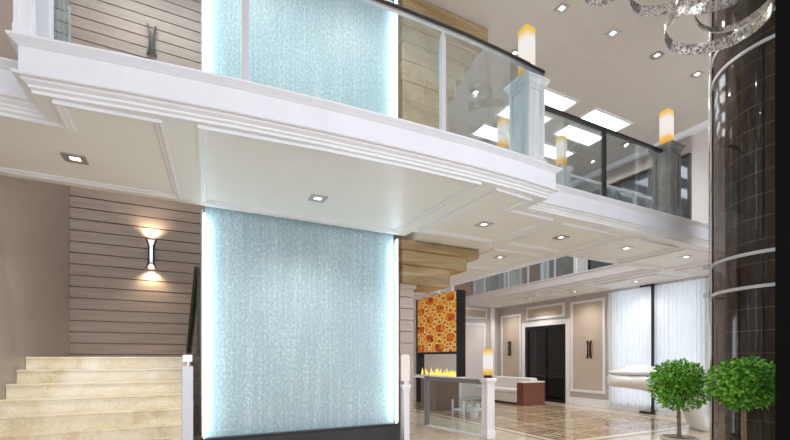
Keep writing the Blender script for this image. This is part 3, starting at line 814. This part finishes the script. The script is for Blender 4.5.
# ------------------------------------------------------------------ fireplace divider with orange panel
fp = thing('fireplace_divider', 'open fireplace divider with orange floral panel above, black edged', 'fireplace', (7.1,9.96,0))
LY = 2.3
MB().box(0.012,0.268,0.04,LY,1.69,3.49).build('art_panel', ART, fp)
m = MB(); m.box(0,0.28,-0.02,0.04,0.95,3.49)
for i in range(34): m.box(-0.012,0.292,-0.035,-0.02,0.97+i*0.074,1.005+i*0.074)
m.box(0,0.28,0.04,LY,1.62,1.69); m.build('black_edge', BLACKMETAL, fp)
MB().box(0,0.28,LY,LY+0.08,0.0,3.49).build('end_post', BLACKMETAL, fp)
MB().box(-0.75,0.05,-0.02,0.8,0.0,0.90).build('hearth', BROWNBOX, fp, bevel=0.01)
MB().box(-0.66,0.29,-0.03,LY,0.90,0.95).build('mantel', WHITE, fp)
m = MB()
for i in range(26):
    y = 0.12 + (LY-0.3)*random.random(); x = 0.05+0.18*random.random(); h = 0.08+0.17*random.random(); w = 0.03+0.03*random.random()
    zs = [0,0.25,0.6,1.0]; rr = [w*0.6,w,w*0.6,0.003]
    m.tube([(x+0.02*math.sin(i+3*q), y+0.03*math.sin(i*2+4*q), 0.952+h*q) for q in zs], rr, 6)
m.build('flames', FLAME, fp, smooth=True)['kind'] = 'stuff'

# ------------------------------------------------------------------ lounge furniture
sf = thing('sofa', 'long white leather sofa with reddish brown end block by the black door', 'sofa', (9.52,10.1,0))
MB().box(0.0,0.92,-0.30,0.0,0.0,0.71).build('arm_block', BROWNWOOD, sf, bevel=0.01)
MB().box(-0.02,0.75,0.0,2.1,0.06,0.36).build('seat_base', LEATHER, sf, bevel=0.03)
for i in range(2): MB().box(-0.03,0.72,0.02+1.03*i,1.01+1.03*i,0.36,0.48).build('seat_cushion', LEATHER, sf, bevel=0.04)
MB().box(0.62,0.92,0.0,2.1,0.36,0.84).build('backrest', LEATHER, sf, bevel=0.05)
MB().box(0.05,0.87,0.05,2.05,0.0,0.06).build('plinth', BLACKMETAL, sf)
MB().box(-0.01,0.93,-0.30,0.0,0.71,0.75).build('arm_top', LEATHER, sf, bevel=0.01)
a = at_d(470, 11.0)
ct = thing('coffee_table', 'low glass coffee table with pale base in front of the fireplace', 'table', (a[0],a[1],0))
MB().box(-0.40,0.34,-0.3,0.3,0.40,0.43).build('tabletop', GLASS_EDGE, ct, bevel=0.005)
MB().box(-0.36,0.30,-0.26,0.26,0.12,0.16).build('shelf', LEATHER, ct)
for sx in (-0.36,0.30):
    for sy in (-0.26,0.26): MB().box(sx-0.025,sx+0.025,sy-0.025,sy+0.025,0,0.40).build('leg', STEEL, ct)
for i, dx in enumerate((-0.22,0.02,0.2)):
    vz = MB(); vz.lathe(0,0,[(0.001,0),(0.05,0.0),(0.075,0.05),(0.06,0.11),(0.04,0.14),(0.033,0.14),(0.05,0.1),(0.001,0.03)],16)
    o = vz.build('vase', GLOSSWHITE, smooth=True); o.location = (a[0]+dx, a[1]-0.05+0.1*(i%2), 0.161)
    tag(o, ['white bowl on the coffee table shelf, left one','white bowl on the coffee table shelf, middle one','white bowl on the coffee table shelf, right one'][i], 'bowl', 'white bowls on the coffee table')
b = at_d(455.5, 11.2)
o = MB().lathe(0,0,[(0.001,0),(0.09,0),(0.11,0.25),(0.095,0.25),(0.08,0.02),(0.001,0.02)],16).build('waste_bin', GLOSSWHITE, smooth=True)
o.location = (b[0],b[1]-0.8,0); tag(o, 'small white bin on the floor beside the brown hearth', 'bin')

# white sculptural desk
T = Vector((8.25,5.98)); Bq = Vector((9.62,4.88)); ax = (Bq-T).normalized(); L = (Bq-T).length
sd = thing('sculptural_desk', 'glossy white boat shaped desk cantilevered behind the round tree', 'desk', (T.x,T.y,0), math.atan2(ax.y, ax.x))
sp = [(-0.0,1.02,0.05,0.08),(0.06,1.02,0.22,0.13),(0.25,1.02,0.36,0.16),(0.6,1.01,0.44,0.19),(1.0,0.97,0.46,0.23),(1.3,0.88,0.44,0.26),(1.55,0.70,0.40,0.25),(1.66,0.48,0.36,0.2),(1.72,0.28,0.35,0.17),(1.80,0.10,0.38,0.17),(1.90,0.0,0.42,0.17)]
def catmull(P, n=5):
    out = []
    for i in range(len(P)-1):
        p0, p1, p2, p3 = P[max(i-1,0)], P[i], P[i+1], P[min(i+2,len(P)-1)]
        for k in range(n):
            t = k/n
            out.append(tuple(0.5*((2*b)+(-a+c)*t+(2*a-5*b+4*c-d)*t*t+(-a+3*b-3*c+d)*t**3) for a,b,c,d in zip(p0,p1,p2,p3)))
    out.append(P[-1]); return out
q = catmull(sp)
m = MB(); m.tube([(s,0,z) for s,z,_,_ in q], [w for _,_,w,_ in q], 28, ry=[h for _,_,_,h in q])
m.v = [(x,y,max(0.0,z)) for x,y,z in m.v]
bd = m.build('body', GLOSSWHITE, sd, smooth=True)
vs = []; fs = []; R = 10; N = 36
for r in range(R+1):
    f = r/R
    for k in range(N):
        w = 2*PI*k/N; vs.append((0.62+0.60*f*math.cos(w), 0.40*f*math.sin(w), 1.20+0.15*(1-f*f)))
fs = [(r*N+k, r*N+(k+1)%N, (r+1)*N+(k+1)%N, (r+1)*N+k) for r in range(R) for k in range(N)]
n0 = len(vs)
for k in range(N):
    w = 2*PI*k/N; vs.append((0.62+0.58*math.cos(w), 0.38*math.sin(w), 1.15))
fs += [(R*N+k, R*N+(k+1)%N, n0+(k+1)%N, n0+k) for k in range(N)] + [tuple(range(n0+N-1,n0-1,-1))]
MB().add(vs, fs).build('top_pad', GLOSSWHITE, bd, smooth=True)

# ------------------------------------------------------------------ glass elevator
EX, EY, ER = 7.78, 2.78, 0.85
ev = thing('glass_elevator', 'round glass elevator shaft with dark wood lining and steel bands', 'elevator', (EX,EY,0))
TINT = glass('smoked_glass', (0.70,0.67,0.65,1), 0.07, 0.05)
A0, A1 = math.radians(72), math.radians(262)
MB().lathe(0,0,[(ER,0.0),(ER,ZC-0.01),(ER-0.012,ZC-0.01),(ER-0.012,0.0),(ER,0.0)],40,A0,A1).build('glass_shell', TINT, ev, smooth=True)
for k in range(7):
    b0 = A0 + math.radians(4); b1 = A1 - math.radians(4)
    w0 = b0 + (b1-b0)*k/7 + 0.012; w1 = b0 + (b1-b0)*(k+1)/7 - 0.012
    MB().lathe(0,0,[(ER-0.14,0.02),(ER-0.14,ZC-0.02),(ER-0.19,ZC-0.02),(ER-0.19,0.02),(ER-0.14,0.02)],6,w0,w1).build('wood_panel', WOOD, ev, smooth=True)
for zc, hh in ((2.47,0.022),(2.93,0.022),(5.74,0.022),(6.10,0.022)):
    MB().lathe(0,0,[(ER+0.001,zc-hh),(ER+0.022,zc-hh),(ER+0.022,zc+hh),(ER+0.001,zc+hh),(ER+0.001,zc-hh)],40,A0,A1).build('steel_band', BALUSTER, ev, smooth=True)
# tangent post at the shaft's left edge as built, standing where the glass meets its steel jamb
Cx = EX*math.cos(YAW)-EY*math.sin(YAW); Cy = EX*math.sin(YAW)+EY*math.cos(YAW)
wj = math.radians(125)
for wj in (math.radians(112), math.radians(206)):
    MB().tube([((ER+0.028)*math.cos(wj),(ER+0.028)*math.sin(wj),0),((ER+0.028)*math.cos(wj),(ER+0.028)*math.sin(wj),ZC-0.01)], 0.034, 12).build('jamb_post', CHROME if wj < 2.5 else DARKMETAL, ev, smooth=True)
for zc in (2.50, 2.95):
    wj = math.radians(112); m = MB()
    m.box((ER+0.06)*math.cos(wj)-0.05,(ER+0.06)*math.cos(wj)+0.05,(ER+0.06)*math.sin(wj)-0.03,(ER+0.06)*math.sin(wj)+0.06,zc-0.04,zc+0.03); m.build('clamp', STEEL, ev, bevel=0.01)
MB().lathe(0,0,[(0.001,0.0),(ER-0.2,0.0),(ER-0.2,0.06),(0.001,0.06)],32).build('cab_floor', DARKMETAL, ev)
struct(MB().box(5.82, 6.25, 1.65, 2.185, 0, ZC-0.005).build('wall_edge_strip', BLACKPAINT))  # black stand-in for the dark strip at the right edge of the view

# ------------------------------------------------------------------ round topiary trees
def tree(label, loc, rad, rh, zc, seed):
    rnd = random.Random(seed)
    t = thing('potted_tree', label, 'tree', loc, 0, 'round topiary trees in pots')
    pot = MB().lathe(0,0,[(0.001,0),(0.17,0),(0.20,0.02),(0.235,0.26),(0.25,0.27),(0.25,0.31),(0.215,0.31),(0.205,0.26),(0.001,0.26)],28).build('pot', POT, t, smooth=True)
    MB().lathe(0,0,[(0.001,0.275),(0.12,0.272),(0.203,0.264)],20).build('soil', SOIL, pot)
    m = MB()
    m.tube([(0,0,0.265),(0.012,0.006,0.45),(-0.008,0.004,zc-rh*0.75),(0.0,0,zc)], [0.034,0.027,0.026,0.02], 10)
    for i in range(9):
        w = 2*PI*i/9+rnd.random(); e = 0.3+0.5*rnd.random()
        m.tube([(0,0,zc-rh*0.85),(rad*0.3*math.cos(w),rad*0.3*math.sin(w),zc-rh*0.3),(rad*0.7*math.cos(w),rad*0.7*math.sin(w),zc+rh*(e-0.4))], [0.014,0.009,0.004], 6)
    m.build('trunk', BARK, t, smooth=True)
    m = MB()
    blobs = [(0,0,0,1.0)] + [(rnd.uniform(-.5,.5),rnd.uniform(-.5,.5),rnd.uniform(-.4,.5),rnd.uniform(.45,.6)) for _ in range(9)]
    for i in range(3800):
        b = rnd.choice(blobs) if rnd.random() < 0.65 else blobs[0]
        w = rnd.uniform(0,2*PI); cz = rnd.uniform(-1,1); sz = math.sqrt(1-cz*cz); rr = b[3]*(rnd.random()**0.22)
        p = Vector(((b[0]+rr*sz*math.cos(w))*rad, (b[1]+rr*sz*math.sin(w))*rad, zc+(b[2]+rr*cz)*rh))
        p.x = max(-rad*1.08,min(rad*1.08,p.x)); p.y = max(-rad*1.08,min(rad*1.08,p.y))
        out = Vector((sz*math.cos(w),sz*math.sin(w),cz)); dr = (out*0.6+Vector((rnd.gauss(0,.6),rnd.gauss(0,.6),rnd.gauss(-0.2,.5)))).normalized()
        nrm = (out + Vector((rnd.gauss(0,.5),rnd.gauss(0,.5),0.6+rnd.gauss(0,.4)))).normalized()
        sd2 = dr.cross(nrm).normalized(); up = sd2.cross(dr).normalized()
        l = rnd.uniform(0.045,0.072); wd = l*0.30
        m.add([p, p+dr*l*0.45+sd2*wd-up*0.004, p+dr*l, p+dr*l*0.45-sd2*wd-up*0.004, p+dr*l*0.48+up*0.006], [(0,1,4),(1,2,4),(2,3,4),(3,0,4)])
    m.build('foliage', LEAF, t)
    return t
x, y = at_d(679, 6.3)
tree('round leafy topiary in front of the white curtain and desk', (x,y,0), 0.40, 0.38, 1.09, 3)
x, y = at_d(744, 5.25)
tree('larger round topiary in front of the glass elevator', (x,y,0), 0.39, 0.31, 1.17, 11)

# ------------------------------------------------------------------ chandelier
cx, cy = at_d(700, 4.0)
ch = thing('chandelier', 'silver crystal ring chandelier hanging before the elevator', 'chandelier', (cx,cy,ZC))
def ring(px, py, d, R, tilt, ax, w=0.085, t=0.014):
    g = at_d(px, d); z0 = hz(py, d)
    c = Vector((g[0]-cx, g[1]-cy, z0-ZC))
    M = Vector((math.cos(ax), math.sin(ax), 0)); from mathutils import Matrix
    rot = Matrix.Rotation(tilt, 3, M)
    N = 56; vs = []
    for i in range(N):
        a = 2*PI*i/N
        for r, z in ((R,-w/2),(R+t,-w/2),(R+t,w/2),(R,w/2)):
            vs.append(c + rot @ Vector((r*math.cos(a), r*math.sin(a), z)))
    fs = [(i*4+k, i*4+(k+1)%4, ((i+1)%N)*4+(k+1)%4, ((i+1)%N)*4+k) for i in range(N) for k in range(4)]
    MB().add(vs, fs).build('crystal_ring', CRYSTAL, ch)
    return c
rs = [ring(716,20,4.0,0.41,0.10,0.4,0.11), ring(678,-27,4.1,0.42,-0.06,0.2,0.11), ring(707,0,4.05,0.25,0.42,-0.5,0.09), ring(605,-14,4.2,0.19,0.05,0.0,0.09), ring(738,-12,4.15,0.36,0.5,2.2,0.09)]
for c in rs:
    MB().tube([(c.x,c.y,c.z+0.0),(c.x,c.y,-0.05)], 0.005, 6).build('suspension_wire', STEEL, ch)
MB().lathe(0,0,[(0.001,-0.06),(0.5,-0.06),(0.52,-0.04),(0.52,0.0),(0.001,0.0)],32).build('ceiling_plate', CHROME, ch, smooth=True)
